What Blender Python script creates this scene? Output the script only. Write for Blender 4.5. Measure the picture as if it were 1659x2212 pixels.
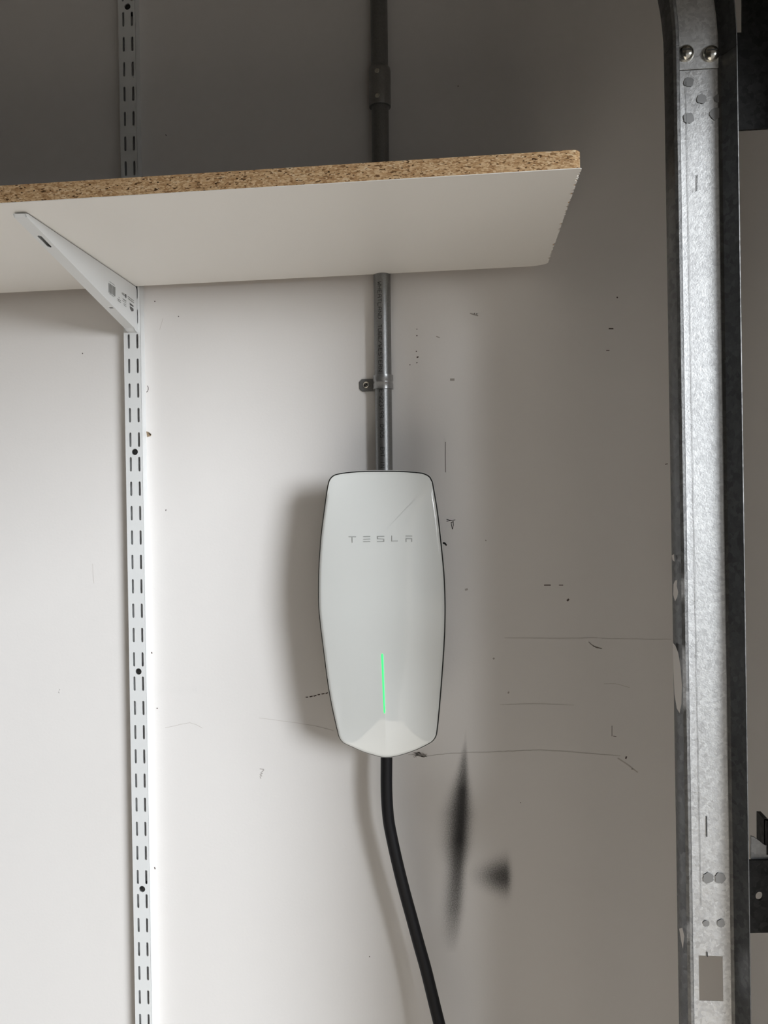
import bpy, bmesh, math, random
from mathutils import Vector, Matrix

random.seed(7)
for o in list(bpy.data.objects):
    bpy.data.objects.remove(o, do_unlink=True)
scene = bpy.context.scene
COL = scene.collection

# ------------------------------------------------------------------ camera
# The wall in view is the plane y = 0, the room lies at negative y.
W, H, F = 1659.0, 2212.0, 1790.0
CAM = Vector((0.0, -1.172, 1.55))
YAW, PITCH, ROLL = math.radians(5.3), math.radians(1.0), math.radians(0.66)
FW = Vector((-math.sin(YAW) * math.cos(PITCH), math.cos(YAW) * math.cos(PITCH), -math.sin(PITCH)))
R0 = FW.cross(Vector((0, 0, 1))).normalized()
U0 = R0.cross(FW)
UP = U0 * math.cos(ROLL) + R0 * math.sin(ROLL)
RT = R0 * math.cos(ROLL) - U0 * math.sin(ROLL)
cd = bpy.data.cameras.new('camera')
cd.sensor_fit = 'HORIZONTAL'
cd.sensor_width = 36.0
cd.lens = 36.0 * F / W
cd.clip_start = 0.02
cam = bpy.data.objects.new('camera', cd)
COL.objects.link(cam)
cam.matrix_world = Matrix(((RT.x, UP.x, -FW.x, CAM.x), (RT.y, UP.y, -FW.y, CAM.y), (RT.z, UP.z, -FW.z, CAM.z), (0, 0, 0, 1)))
scene.camera = cam

# ------------------------------------------------------------------ light
world = bpy.data.worlds.new('overcast_sky')
scene.world = world
world.use_nodes = True
bg = world.node_tree.nodes['Background']
bg.inputs['Color'].default_value = (0.86, 0.93, 1.0, 1)
bg.inputs['Strength'].default_value = 0.28
# a bright bank of cloud low in the sky: soft light slanting in through the open doorway
CLOUD_AZ, CLOUD_EL = math.atan(1.0), math.radians(9.5)     # azimuth measured from the wall's normal
def sun_lamp(name, direction, energy, angle, color):
    d = bpy.data.lights.new(name, 'SUN')
    d.energy, d.angle, d.color = energy, math.radians(angle), color
    o = bpy.data.objects.new(name, d)
    COL.objects.link(o)
    o.rotation_euler = direction.to_track_quat('Z', 'Y').to_euler()
    o.location = direction * 6 + Vector((0, 0, 1))
    return o
sun_lamp('bright_cloud', Vector((math.sin(CLOUD_AZ) * math.cos(CLOUD_EL), -math.cos(CLOUD_AZ) * math.cos(CLOUD_EL), math.sin(CLOUD_EL))), 3.25, 22, (0.925, 0.965, 1.0))
# the sun itself stands high and falls through the doorway on to the floor, away from the wall
sun_lamp('sun', Vector((0.62, 0.08, 0.85)), 9.0, 0.6, (1.0, 0.955, 0.89))
XD = 0.3745           # inner face of the wall that holds the garage doorway
Y0, Y1 = -0.475, -2.80  # doorway sides
ZH = 2.00             # doorway head
pd = bpy.data.lights.new('doorway_portal', 'AREA')
pd.shape = 'RECTANGLE'
pd.size = Y0 - Y1
pd.size_y = ZH
pd.cycles.is_portal = True
portal = bpy.data.objects.new('doorway_portal', pd)
COL.objects.link(portal)
portal.location = (XD + 0.13, (Y0 + Y1) / 2, ZH / 2)
portal.rotation_euler = (0, math.radians(90), 0)
portal.rotation_euler = Vector((1, 0, 0)).to_track_quat('Z', 'Y').to_euler()
scene.view_settings.view_transform = 'Standard'
scene.view_settings.look = 'None'
scene.view_settings.gamma = 1.0
scene.view_settings.use_curve_mapping = False
scene.view_settings.exposure = 0.0

# ------------------------------------------------------------------ helpers
def ray(x, y):
    return FW * F + RT * (x - W / 2) + UP * (H / 2 - y)

def P(x, y, off=0.0):
    """point seen at photo pixel (x, y) on the plane `off` metres in front of the wall"""
    d = ray(x, y)
    return CAM + d * ((-off - CAM.y) / d.y)

def PX(x, y, X):
    """point seen at photo pixel (x, y) on the plane x = X"""
    d = ray(x, y)
    return CAM + d * ((X - CAM.x) / d.x)

def tag(o, label=None, cat=None, group=None, kind=None):
    for k, v in (('label', label), ('category', cat), ('group', group), ('kind', kind)):
        if v:
            o[k] = v
    return o

def link(name, me, mat=None, parent=None, smooth=None):
    if mat:
        me.materials.append(mat)
    if smooth:
        for p in me.polygons:
            p.use_smooth = True
        me.set_sharp_from_angle(angle=math.radians(smooth))
    o = bpy.data.objects.new(name, me)
    COL.objects.link(o)
    if parent:
        o.parent = parent
        o.matrix_parent_inverse = Matrix.Translation(-parent.location)
    return o

def empty(name, loc):
    o = bpy.data.objects.new(name, None)
    o.empty_display_size = 0.05
    o.location = loc
    COL.objects.link(o)
    return o

def mesh(name, verts, faces, mat=None, parent=None, smooth=None):
    me = bpy.data.meshes.new(name)
    me.from_pydata([tuple(v) for v in verts], [], faces)
    me.update()
    return link(name, me, mat, parent, smooth)

def from_bm(name, bm, mat=None, parent=None, smooth=None, recalc=True):
    if recalc:
        bmesh.ops.recalc_face_normals(bm, faces=bm.faces)
    me = bpy.data.meshes.new(name)
    bm.to_mesh(me)
    bm.free()
    return link(name, me, mat, parent, smooth)

def add_box(bm, x0, x1, y0, y1, z0, z1):
    vs = [bm.verts.new((x, y, z)) for x in (x0, x1) for y in (y0, y1) for z in (z0, z1)]
    for f in ((0, 1, 3, 2), (4, 6, 7, 5), (0, 4, 5, 1), (2, 3, 7, 6), (0, 2, 6, 4), (1, 5, 7, 3)):
        bm.faces.new([vs[i] for i in f])

def add_prism(bm, pts, vec):
    """polygon pts pushed along vec into a solid"""
    a = [bm.verts.new(p) for p in pts]
    b = [bm.verts.new(Vector(p) + vec) for p in pts]
    n = len(a)
    bm.faces.new(a)
    bm.faces.new(b[::-1])
    for i in range(n):
        bm.faces.new((a[i], a[(i + 1) % n], b[(i + 1) % n], b[i]))

def plate_with_holes(bm, outer, holes, vec):
    """flat polygon with holes, given thickness along vec"""
    edges, loops = [], []
    for lp in [outer] + holes:
        vs = [bm.verts.new(p) for p in lp]
        loops.append(vs)
        for i in range(len(vs)):
            edges.append(bm.edges.new((vs[i], vs[(i + 1) % len(vs)])))
    r = bmesh.ops.triangle_fill(bm, use_beauty=True, edges=edges)
    fs = [g for g in r['geom'] if isinstance(g, bmesh.types.BMFace)]
    ex = bmesh.ops.extrude_face_region(bm, geom=fs, use_keep_orig=True)
    bmesh.ops.translate(bm, verts=[g for g in ex['geom'] if isinstance(g, bmesh.types.BMVert)], vec=vec)

def add_tube(bm, pts, rad, seg=24, cap=True):
    """round tube through pts, rad a number or a list"""
    n = len(pts)
    rings = []
    ref = None
    for i, p in enumerate(pts):
        t = (pts[min(i + 1, n - 1)] - pts[max(i - 1, 0)])
        if t.length < 1e-9:
            t = pts[i] - pts[i - 1] if i else Vector((0, 0, 1))
        t.normalize()
        if ref is None:
            ref = Vector((0, 1, 0)) if abs(t.y) < 0.9 else Vector((1, 0, 0))
        a = (ref - t * ref.dot(t)).normalized()
        ref = a
        b = t.cross(a)
        r = rad[i] if isinstance(rad, (list, tuple)) else rad
        rings.append([bm.verts.new(p + (a * math.cos(k * 2 * math.pi / seg) + b * math.sin(k * 2 * math.pi / seg)) * r) for k in range(seg)])
    for i in range(n - 1):
        for k in range(seg):
            bm.faces.new((rings[i][k], rings[i][(k + 1) % seg], rings[i + 1][(k + 1) % seg], rings[i + 1][k]))
    if cap:
        bm.faces.new(rings[0][::-1])
        bm.faces.new(rings[-1])

def add_lathe(bm, c, axis, prof, seg=24):
    """prof: (radius, height along axis) pairs from the centre c"""
    pts = [c + axis * h for r, h in prof]
    rs = [max(r, 1e-5) for r, h in prof]
    ref = Vector((0, 0, 1)) if abs(axis.z) < 0.9 else Vector((1, 0, 0))
    a = (ref - axis * ref.dot(axis)).normalized()
    b = axis.cross(a)
    rings = [[bm.verts.new(p + (a * math.cos(k * 2 * math.pi / seg) + b * math.sin(k * 2 * math.pi / seg)) * r) for k in range(seg)] for p, r in zip(pts, rs)]
    for i in range(len(rings) - 1):
        for k in range(seg):
            bm.faces.new((rings[i][k], rings[i][(k + 1) % seg], rings[i + 1][(k + 1) % seg], rings[i + 1][k]))
    bm.faces.new(rings[0][::-1])
    bm.faces.new(rings[-1])

def catmull(pts, n=6, closed=False):
    out = []
    m = len(pts)
    rng = range(m) if closed else range(m - 1)
    for i in rng:
        if closed:
            p0, p1, p2, p3 = (pts[(i + k) % m] for k in (-1, 0, 1, 2))
        else:
            p0, p1, p2, p3 = (pts[min(max(i + k, 0), m - 1)] for k in (-1, 0, 1, 2))
        for j in range(n):
            t = j / n
            out.append(0.5 * ((2 * p1) + (p2 - p0) * t + (2 * p0 - 5 * p1 + 4 * p2 - p3) * t * t + (3 * p1 - p0 - 3 * p2 + p3) * t ** 3))
    if not closed:
        out.append(pts[-1])
    return out

def ribbon_bm(bm, lines, width, fmap, thick=None):
    """thin ink strokes: 2-D polylines laid on a surface by fmap(x, y)"""
    for ln in lines:
        w0 = width
        if len(ln) and isinstance(ln[0], (int, float)):
            w0, ln = ln[0], ln[1]
        for (x0, y0), (x1, y1) in zip(ln[:-1], ln[1:]):
            dx, dy = x1 - x0, y1 - y0
            L = math.hypot(dx, dy) or 1e-6
            dx, dy = dx / L, dy / L
            e = w0 * 0.35
            ax, ay, bx, by = x0 - dx * e, y0 - dy * e, x1 + dx * e, y1 + dy * e
            nx, ny = -dy * w0 / 2, dx * w0 / 2
            q = [fmap(ax + nx, ay + ny), fmap(bx + nx, by + ny), fmap(bx - nx, by - ny), fmap(ax - nx, ay - ny)]
            bm.faces.new([bm.verts.new(v) for v in q])

def dense(ln, n=4):
    o = []
    for a, b in zip(ln[:-1], ln[1:]):
        o += [(a[0] + (b[0] - a[0]) * i / n, a[1] + (b[1] - a[1]) * i / n) for i in range(n)]
    return o + [ln[-1]]

def poly_bm(bm, pts, fmap):
    bm.faces.new([bm.verts.new(fmap(x, y)) for x, y in pts])

# ------------------------------------------------------------------ materials
class NT:
    """small helper round a material's node tree"""
    def __init__(s, name, base=(0.8, 0.8, 0.8), rough=0.5, metal=0.0, spec=0.5):
        s.m = bpy.data.materials.new(name)
        s.m.use_nodes = True
        s.t = s.m.node_tree
        s.b = s.t.nodes['Principled BSDF']
        s.b.inputs['Base Color'].default_value = (*base, 1)
        s.b.inputs['Roughness'].default_value = rough
        s.b.inputs['Metallic'].default_value = metal
        s.b.inputs['Specular IOR Level'].default_value = spec
        s.co = None
    def n(s, typ, **kw):
        nd = s.t.nodes.new(typ)
        for k, v in kw.items():
            setattr(nd, k, v)
        return nd
    def put(s, sock, v):
        if isinstance(v, bpy.types.NodeSocket):
            s.t.links.new(v, sock)
        else:
            sock.default_value = v
    def math(s, op, a, b=0.0, c=0.0, clamp=False):
        nd = s.n('ShaderNodeMath', operation=op, use_clamp=clamp)
        for i, v in enumerate((a, b, c)):
            s.put(nd.inputs[i], v)
        return nd.outputs[0]
    def coord(s, scale=(1, 1, 1)):
        tc = s.n('ShaderNodeTexCoord')
        mp = s.n('ShaderNodeMapping')
        mp.inputs['Scale'].default_value = scale
        s.t.links.new(tc.outputs['Object'], mp.inputs['Vector'])
        return mp.outputs[0]
    def noise(s, vec, scale, detail=3.0, rough=0.5):
        nd = s.n('ShaderNodeTexNoise')
        nd.inputs['Scale'].default_value = scale
        nd.inputs['Detail'].default_value = detail
        nd.inputs['Roughness'].default_value = rough
        s.t.links.new(vec, nd.inputs['Vector'])
        return nd.outputs['Fac']
    def voronoi(s, vec, scale):
        nd = s.n('ShaderNodeTexVoronoi')
        nd.inputs['Scale'].default_value = scale
        s.t.links.new(vec, nd.inputs['Vector'])
        return nd
    def ramp(s, fac, stops, interp='LINEAR'):
        nd = s.n('ShaderNodeValToRGB')
        cr = nd.color_ramp
        cr.interpolation = interp
        while len(cr.elements) < len(stops):
            cr.elements.new(0.5)
        for e, (p, c) in zip(cr.elements, stops):
            e.position = p
            e.color = (*c, 1) if not isinstance(c, (int, float)) else (c, c, c, 1)
        s.t.links.new(fac, nd.inputs[0])
        return nd.outputs[0]
    def mix(s, fac, a, b):
        nd = s.n('ShaderNodeMix', data_type='RGBA')
        s.put(nd.inputs[0], fac)
        s.put(nd.inputs[6], a if isinstance(a, bpy.types.NodeSocket) else (*a, 1))
        s.put(nd.inputs[7], b if isinstance(b, bpy.types.NodeSocket) else (*b, 1))
        return nd.outputs[2]
    def bump(s, h, strength=0.2, dist=0.001):
        nd = s.n('ShaderNodeBump')
        nd.inputs['Strength'].default_value = strength
        nd.inputs['Distance'].default_value = dist
        s.t.links.new(h, nd.inputs['Height'])
        s.t.links.new(nd.outputs[0], s.b.inputs['Normal'])
    def color(s, sock):
        s.t.links.new(sock, s.b.inputs['Base Color'])
    def roughness(s, sock):
        s.t.links.new(sock, s.b.inputs['Roughness'])

def plain(name, base, rough=0.5, metal=0.0, spec=0.5):
    return NT(name, base, rough, metal, spec).m

PAINT = (0.82, 0.80, 0.788)

def wall_paint():
    m = NT('wall_paint', PAINT, 0.62, 0, 0.3)
    v = m.coord()
    sep = m.n('ShaderNodeSeparateXYZ')
    m.t.links.new(v, sep.inputs[0])
    X, Z = sep.outputs[0], sep.outputs[2]
    soft = m.noise(v, 3.0, 4)
    base = m.mix(soft, (PAINT[0] * 0.96, PAINT[1] * 0.955, PAINT[2] * 0.95), (PAINT[0] * 1.03, PAINT[1] * 1.03, PAINT[2] * 1.03))
    speck = m.noise(v, 560.0, 3, 0.7)
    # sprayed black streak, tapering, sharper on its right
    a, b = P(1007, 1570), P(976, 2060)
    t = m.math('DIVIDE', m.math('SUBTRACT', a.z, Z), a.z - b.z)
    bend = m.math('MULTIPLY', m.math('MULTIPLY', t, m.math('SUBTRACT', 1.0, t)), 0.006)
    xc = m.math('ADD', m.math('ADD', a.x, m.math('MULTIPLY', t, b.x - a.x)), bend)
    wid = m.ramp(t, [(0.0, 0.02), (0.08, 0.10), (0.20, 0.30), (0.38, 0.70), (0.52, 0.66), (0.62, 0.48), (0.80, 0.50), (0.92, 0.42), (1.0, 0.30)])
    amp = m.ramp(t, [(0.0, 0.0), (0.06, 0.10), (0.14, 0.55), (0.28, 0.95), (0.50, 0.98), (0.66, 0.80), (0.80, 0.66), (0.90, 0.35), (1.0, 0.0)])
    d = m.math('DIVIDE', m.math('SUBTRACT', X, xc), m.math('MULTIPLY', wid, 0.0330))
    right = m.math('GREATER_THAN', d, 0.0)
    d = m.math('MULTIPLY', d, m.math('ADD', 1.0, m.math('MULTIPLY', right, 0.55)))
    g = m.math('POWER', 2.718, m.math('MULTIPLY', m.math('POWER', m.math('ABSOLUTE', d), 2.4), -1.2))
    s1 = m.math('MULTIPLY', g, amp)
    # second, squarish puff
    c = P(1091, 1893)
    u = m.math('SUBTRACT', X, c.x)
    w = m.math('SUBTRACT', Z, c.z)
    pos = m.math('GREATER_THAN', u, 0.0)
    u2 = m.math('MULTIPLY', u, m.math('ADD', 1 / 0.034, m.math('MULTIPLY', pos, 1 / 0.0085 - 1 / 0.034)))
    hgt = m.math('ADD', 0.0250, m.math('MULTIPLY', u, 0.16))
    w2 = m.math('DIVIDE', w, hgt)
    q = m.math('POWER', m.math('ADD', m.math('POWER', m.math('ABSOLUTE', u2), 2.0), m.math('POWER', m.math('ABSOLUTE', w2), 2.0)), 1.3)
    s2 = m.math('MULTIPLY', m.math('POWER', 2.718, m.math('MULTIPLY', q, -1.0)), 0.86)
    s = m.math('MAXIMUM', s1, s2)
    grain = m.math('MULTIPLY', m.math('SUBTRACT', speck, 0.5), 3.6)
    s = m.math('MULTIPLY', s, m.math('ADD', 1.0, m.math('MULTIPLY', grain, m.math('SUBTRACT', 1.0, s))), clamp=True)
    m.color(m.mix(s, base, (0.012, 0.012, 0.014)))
    m.bump(m.noise(v, 260.0, 3), 0.10, 0.001)
    return m.m

def galvanised(name, lo=0.42, hi=0.66, r0=0.34, r1=0.5, scale=260.0, bump=0.2, metal=1.0):
    m = NT(name, (0.6, 0.6, 0.6), 0.4, metal)
    v = m.coord()
    warp = m.n('ShaderNodeVectorMath', operation='ADD')
    nz = m.n('ShaderNodeTexNoise')
    nz.inputs['Scale'].default_value = 180
    m.t.links.new(v, nz.inputs['Vector'])
    sc = m.n('ShaderNodeVectorMath', operation='SCALE')
    sc.inputs['Scale'].default_value = 0.006
    m.t.links.new(nz.outputs['Color'], sc.inputs[0])
    m.t.links.new(v, warp.inputs[0])
    m.t.links.new(sc.outputs[0], warp.inputs[1])
    vo = m.voronoi(warp.outputs[0], scale)
    sep = m.n('ShaderNodeSeparateColor')
    m.t.links.new(vo.outputs['Color'], sep.inputs[0])
    fine = m.noise(v, 700.0, 3)
    big = m.noise(v, 28.0, 3)
    f = m.math('ADD', m.math('MULTIPLY', sep.outputs[0], 0.55), m.math('MULTIPLY', fine, 0.35))
    f = m.math('ADD', f, m.math('MULTIPLY', m.math('SUBTRACT', big, 0.5), 0.5), clamp=True)
    m.color(m.ramp(f, [(0.0, (lo, lo, lo * 1.01)), (1.0, (hi, hi * 1.005, hi * 1.0))]))
    m.roughness(m.math('ADD', r0, m.math('MULTIPLY', sep.outputs[1], r1 - r0)))
    m.bump(m.math('ADD', m.math('MULTIPLY', sep.outputs[2], 0.6), fine), bump, 0.0006)
    return m.m

def particle_board():
    m = NT('particle_board', (0.5, 0.33, 0.18), 0.75, 0, 0.2)
    v = m.coord((0.36, 0.5, 1.0))
    vo = m.voronoi(v, 560.0)
    sep = m.n('ShaderNodeSeparateColor')
    m.t.links.new(vo.outputs['Color'], sep.inputs[0])
    v2 = m.coord((0.42, 0.5, 1.0))
    vo2 = m.voronoi(v2, 950.0)
    sep2 = m.n('ShaderNodeSeparateColor')
    m.t.links.new(vo2.outputs['Color'], sep2.inputs[0])
    c1 = m.ramp(sep.outputs[0], [(0.0, (0.07, 0.034, 0.014)), (0.13, (0.396, 0.228, 0.106)), (0.5, (0.552, 0.348, 0.180)), (0.85, (0.696, 0.480, 0.276)), (1.0, (0.74, 0.58, 0.38))])
    c2 = m.ramp(sep2.outputs[1], [(0.0, (0.035, 0.018, 0.008)), (0.12, (0.360, 0.204, 0.096)), (0.55, (0.552, 0.360, 0.192)), (1.0, (0.744, 0.540, 0.324))])
    m.color(m.mix(m.math('GREATER_THAN', sep2.outputs[0], 0.45), c1, c2))
    m.bump(m.math('ADD', sep.outputs[1], m.noise(v, 900, 2)), 0.5, 0.0008)
    return m.m

M = {}
M['wall'] = wall_paint()
M['paint'] = plain('room_paint', PAINT, 0.65, 0, 0.3)
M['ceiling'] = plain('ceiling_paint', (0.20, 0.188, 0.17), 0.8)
M['bare'] = plain('bare_garage_wall', (0.26, 0.245, 0.22), 0.8)
fm = NT('concrete_floor', (0.36, 0.34, 0.31), 0.75)
fm.color(fm.ramp(fm.noise(fm.coord(), 5.0, 6), [(0.3, (0.44, 0.41, 0.37)), (0.7, (0.56, 0.53, 0.48))]))
M['floor'] = fm.m
dm = NT('driveway_asphalt', (0.5, 0.47, 0.42), 0.85)
dm.color(dm.ramp(dm.noise(dm.coord(), 3.0, 6), [(0.3, (0.085, 0.083, 0.08)), (0.7, (0.14, 0.135, 0.13))]))
M['driveway'] = dm.m
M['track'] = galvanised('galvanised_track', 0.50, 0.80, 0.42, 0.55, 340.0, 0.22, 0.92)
M['track_lip'] = galvanised('shaded_track_lip', 0.20, 0.40, 0.42, 0.55, 300.0, 0.25, 0.95)  # same steel as the web, greyer: the lip's shade put into its colour
M['track_dark'] = galvanised('shaded_track_flange', 0.12, 0.22, 0.42, 0.55, 200.0, 0.12, 1.0)  # dark copy of the track zinc: shade of the unlit flanges as colour
M['conduit'] = galvanised('galvanised_conduit', 0.22, 0.31, 0.36, 0.44, 900.0, 0.14, 0.88)
M['coupling'] = galvanised('coupling_zinc', 0.30, 0.40, 0.35, 0.45, 900.0, 0.1)
M['strap'] = galvanised('strap_zinc', 0.30, 0.40, 0.28, 0.34, 600.0, 0.06, 0.7)
M['bolt'] = plain('bolt_zinc', (0.62, 0.60, 0.54), 0.18, 1.0)
M['dark_steel'] = galvanised('dark_bracket_steel', 0.02, 0.045, 0.5, 0.6, 220.0, 0.1)
M['tab_steel'] = galvanised('worn_bracket_steel', 0.22, 0.36, 0.4, 0.55, 260.0, 0.15)
M['spot'] = plain('dull_weld_spot', (0.33, 0.33, 0.33), 0.5, 1.0)
M['groove'] = plain('dark_groove', (0.03, 0.03, 0.03), 0.7)
pw = NT('white_powder_coat', (0.80, 0.815, 0.82), 0.34)
pw.bump(pw.noise(pw.coord(), 700, 2), 0.04, 0.0005)
M['powder'] = pw.m
M['black_screw'] = plain('black_screw', (0.012, 0.012, 0.012), 0.4)
M['laminate'] = plain('white_laminate', (0.91, 0.885, 0.845), 0.42)
M['board'] = particle_board()
M['ink'] = plain('label_ink', (0.10, 0.10, 0.10), 0.5)
M['pipe_ink'] = plain('pipe_ink', (0.02, 0.02, 0.02), 0.7)
M['grey_ink'] = plain('faded_label_ink', (0.26, 0.26, 0.25), 0.5)
fc = NT('glossy_white_face', (0.85, 0.87, 0.855), 0.10)
fc.b.inputs['Coat Weight'].default_value = 1.0
fc.b.inputs['Coat Roughness'].default_value = 0.02
M['face'] = fc.m
M['body'] = plain('charger_grey_body', (0.42, 0.41, 0.39), 0.4)
M['rim'] = plain('charger_edge_trim', (0.60, 0.60, 0.58), 0.3)
M['seam'] = plain('charger_black_seam', (0.008, 0.008, 0.008), 0.5)
M['letter'] = plain('grey_lettering', (0.43, 0.44, 0.43), 0.35)
M['rubber'] = plain('black_cable_rubber', (0.008, 0.008, 0.010), 0.55, 0, 0.3)
lt = NT('green_light', (0.1, 0.9, 0.3), 0.4)
lt.b.inputs['Emission Color'].default_value = (0.035, 1.0, 0.16, 1)
lt.b.inputs['Emission Strength'].default_value = 1.0
M['led'] = lt.m
M['mark'] = plain('scuff_dark', (0.10, 0.075, 0.07), 0.8)
M['mark_soft'] = plain('scuff_soft', (0.42, 0.385, 0.36), 0.8)
M['mark_faint'] = plain('scuff_faint', (0.60, 0.565, 0.535), 0.8)
M['mark_light'] = plain('paint_ridge', PAINT, 0.4)
M['hole'] = plain('nail_hole', (0.30, 0.22, 0.14), 0.9)
M['chip'] = plain('wall_paint_smear', (0.72, 0.68, 0.64), 0.6)

# ------------------------------------------------------------------ the room
ZC = 2.75
def struct(name, boxes, mat):
    bm = bmesh.new()
    for b in boxes:
        add_box(bm, *b)
    return tag(from_bm(name, bm, mat), kind='structure')

wall = struct('wall_back', [(-4.6, XD + 0.126, 0.0, 0.12, 0.0, ZC)], M['wall'])
tag(wall, 'off-white painted garage side wall with black spray marks')
struct('wall_right', [(XD, XD + 0.126, Y0, 0.0, 0, ZC), (XD, XD + 0.126, Y1, Y0, ZH, ZC), (XD, XD + 0.126, -5.6, Y1, 0, ZC)], M['paint'])
struct('wall_left', [(-4.72, -4.6, -5.6, 0.12, 0, ZC)], M['bare'])
struct('wall_front', [(-4.72, XD + 0.126, -5.72, -5.6, 0, ZC)], M['bare'])
struct('floor', [(-4.72, XD + 0.126, -5.72, 0.12, -0.1, 0.0)], M['floor'])
struct('ceiling', [(-4.72, XD + 0.126, -5.72, 0.12, ZC, ZC + 0.1)], M['ceiling'])
struct('floor_driveway', [(XD + 0.126, 14.0, -12.0, 8.0, -0.12, -0.02)], M['driveway'])

# marks on the wall (pixel strokes laid on the wall's surface)
def wmap(x, y):
    return P(x, y, 0.00025)

def wall_mark(name, lines, width, mat):
    bm = bmesh.new()
    ribbon_bm(bm, lines, width, wmap)
    return from_bm(name, bm, mat, wall, recalc=False)

def wob(pts, amp=1.0, n=5):
    out = []
    for a, b in zip(pts[:-1], pts[1:]):
        for i in range(n):
            t = i / n
            out.append((a[0] + (b[0] - a[0]) * t, a[1] + (b[1] - a[1]) * t + random.uniform(-amp, amp) * (i > 0)))
    out.append(pts[-1])
    return out

wall_mark('crack', [wob([(882, 1630), (925, 1633), (985, 1627), (1070, 1624), (1125, 1622), (1165, 1620), (1250, 1626), (1340, 1633)], 0.9, 6)], 1.0, M['mark_faint'])
wall_mark('seam_line', [wob([(1090, 1378), (1200, 1379), (1290, 1378)], 0.3), wob([(1300, 1379), (1395, 1381), (1450, 1381)], 0.3)], 0.8, M['mark_faint'])
wall_mark('seam_line', [wob([(1080, 1522), (1160, 1520), (1240, 1523)], 0.3)], 0.7, M['mark_faint'])
wall_mark('pencil_line', [[(962, 955), (962, 992), (962.5, 1020)]], 1.1, M['mark'])
wall_mark('pen_scribble', [[(965, 1122), (971, 1123.5), (977, 1124), (983, 1123)], [(965, 1126), (968, 1125.5), (972, 1124.5), (976, 1124)],
                           [(974.5, 1128), (975.6, 1136), (977, 1142)], [(979, 1126), (979.3, 1134), (977.8, 1143)], [(974.8, 1129), (978.5, 1127)]], 1.3, M['black_screw'])
wall_mark('gouge', [(4.0, [(958, 1173), (962, 1174.5)]), (3.4, [(960, 1173), (964, 1177.5)])], 3.0, M['black_screw'])
wall_mark('scuff', [(2.0, [(1176, 1264), (1189, 1264)]), (1.6, [(1208, 1264), (1216, 1264)])], 1.5, M['mark'])
wall_mark('nick', [(4.0, [(1226, 1297), (1228, 1295)])], 3, M['mark'])
wall_mark('scuff', [wob([(1272, 1387), (1283, 1396), (1300, 1401)], 0.6, 3)], 1.6, M['mark_soft'])
wall_mark('scuff', [[(1281, 1395), (1288, 1399), (1299, 1401)]], 1.1, M['mark'])
wall_mark('scuff', [[(1322, 1568), (1322, 1590)], [(1325, 1590), (1331, 1591)]], 1.1, M['mark'])
wall_mark('scuff', [(1.0, wob([(1305, 1477), (1330, 1477), (1360, 1485)], 0.5, 3)), (2.6, [(1335, 1638), (1360, 1655), (1377, 1668)])], 1, M['mark_faint'])
wall_mark('nick', [(3.2, [(1352, 1638), (1353, 1635)])], 3, M['mark'])
wall_mark('smudge', [(3.5, [(1066, 1423), (1067, 1422)]), (3, [(1098, 1497), (1099, 1495)]), (4, [(1006, 1274), (1009, 1273)]), (3, [(1365, 1661), (1367, 1661)]), (2.2, [(1049, 1167), (1050, 1168)])], 3, M['mark_soft'])
wall_mark('speck', [(2.4, [(900, 725), (901, 725)]), (2.2, [(899, 759), (900, 759)]), (3, [(901, 772), (903, 771)]), (2, [(900, 784), (901, 783)]), (1.8, [(885, 788), (886, 788)]), (1.6, [(900, 711), (901, 711)])], 2, M['mark'])
wall_mark('smudge', [(5, [(974, 820), (980, 820)]), (2, [(943, 727), (949, 729)])], 3, M['mark_soft'])
wall_mark('scuff', [(3.0, [(1316, 710), (1324, 710)]), (1.5, [(1310, 757), (1316, 757)])], 3, M['mark'])
wall_mark('nick', [(2.6, [(1333, 642), (1333.6, 643)]), (2.6, [(1634, 679), (1635, 679)])], 2, M['mark'])
wall_mark('smudge', [(2.6, wob([(1020, 676), (1030, 678), (1044, 682)], 0.6, 2))], 2.6, M['mark_light'])
wall_mark('scuff', [(2.2, [(1016, 677), (1032, 682)])], 1.2, M['mark_soft'])
wall_mark('scuff_row', [(2.2, [(661 + i * 8.6, 1507 - i * 1.9 + random.uniform(-1, 1)), (664 + i * 8.6 + random.uniform(0, 2), 1506 - i * 1.9)]) for i in range(6)], 2, M['mark'])
wall_mark('crack', [wob([(560, 1551), (630, 1560), (680, 1568), (720, 1578)], 0.4)], 0.7, M['mark_faint'])
wall_mark('smudge', [(1.4, [(561 + random.uniform(0, 9), 1661 + i * 2.4), (563 + random.uniform(0, 8), 1662 + i * 2.4)]) for i in range(9)], 1.4, M['mark_soft'])
wall_mark('scuff_patch', [(1.6, [(890 + random.uniform(0, 34), 1629 + random.uniform(-5, 5)), (892 + random.uniform(0, 30), 1630 + random.uniform(-5, 5))]) for i in range(16)], 1.4, M['mark_faint'])
wall_mark('scuff_patch', [(1.2, [(x, y), (x + 3, y + 1)]) for x, y in [(902 + random.uniform(-9, 16), 1631 + random.uniform(-4, 4)) for i in range(22)]], 1.2, M['mark_soft'])
wall_mark('paint_bump', [(2.2, [(345 + i * 9 + random.uniform(-3, 3), 1492 + random.uniform(-6, 5)), (346.5 + i * 9, 1493 + random.uniform(-6, 5))]) for i in range(14)], 2, M['mark_light'])
wall_mark('scuff', [[(127, 1484), (129, 1490), (127, 1496), (129.5, 1499)]], 1.6, M['mark_light'])
wall_mark('hairline', [[(318.5, 833.5), (320, 836.5), (320.2, 841), (319, 845), (316.5, 847)]], 1.2, M['mark'])
bm = bmesh.new()
poly_bm(bm, [(316, 932), (321, 933), (327, 938), (326, 942), (318, 944)], lambda x, y: P(x, y, 0.0003))
from_bm('plaster_hole', bm, M['hole'], wall, recalc=False)
bm = bmesh.new()
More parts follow.
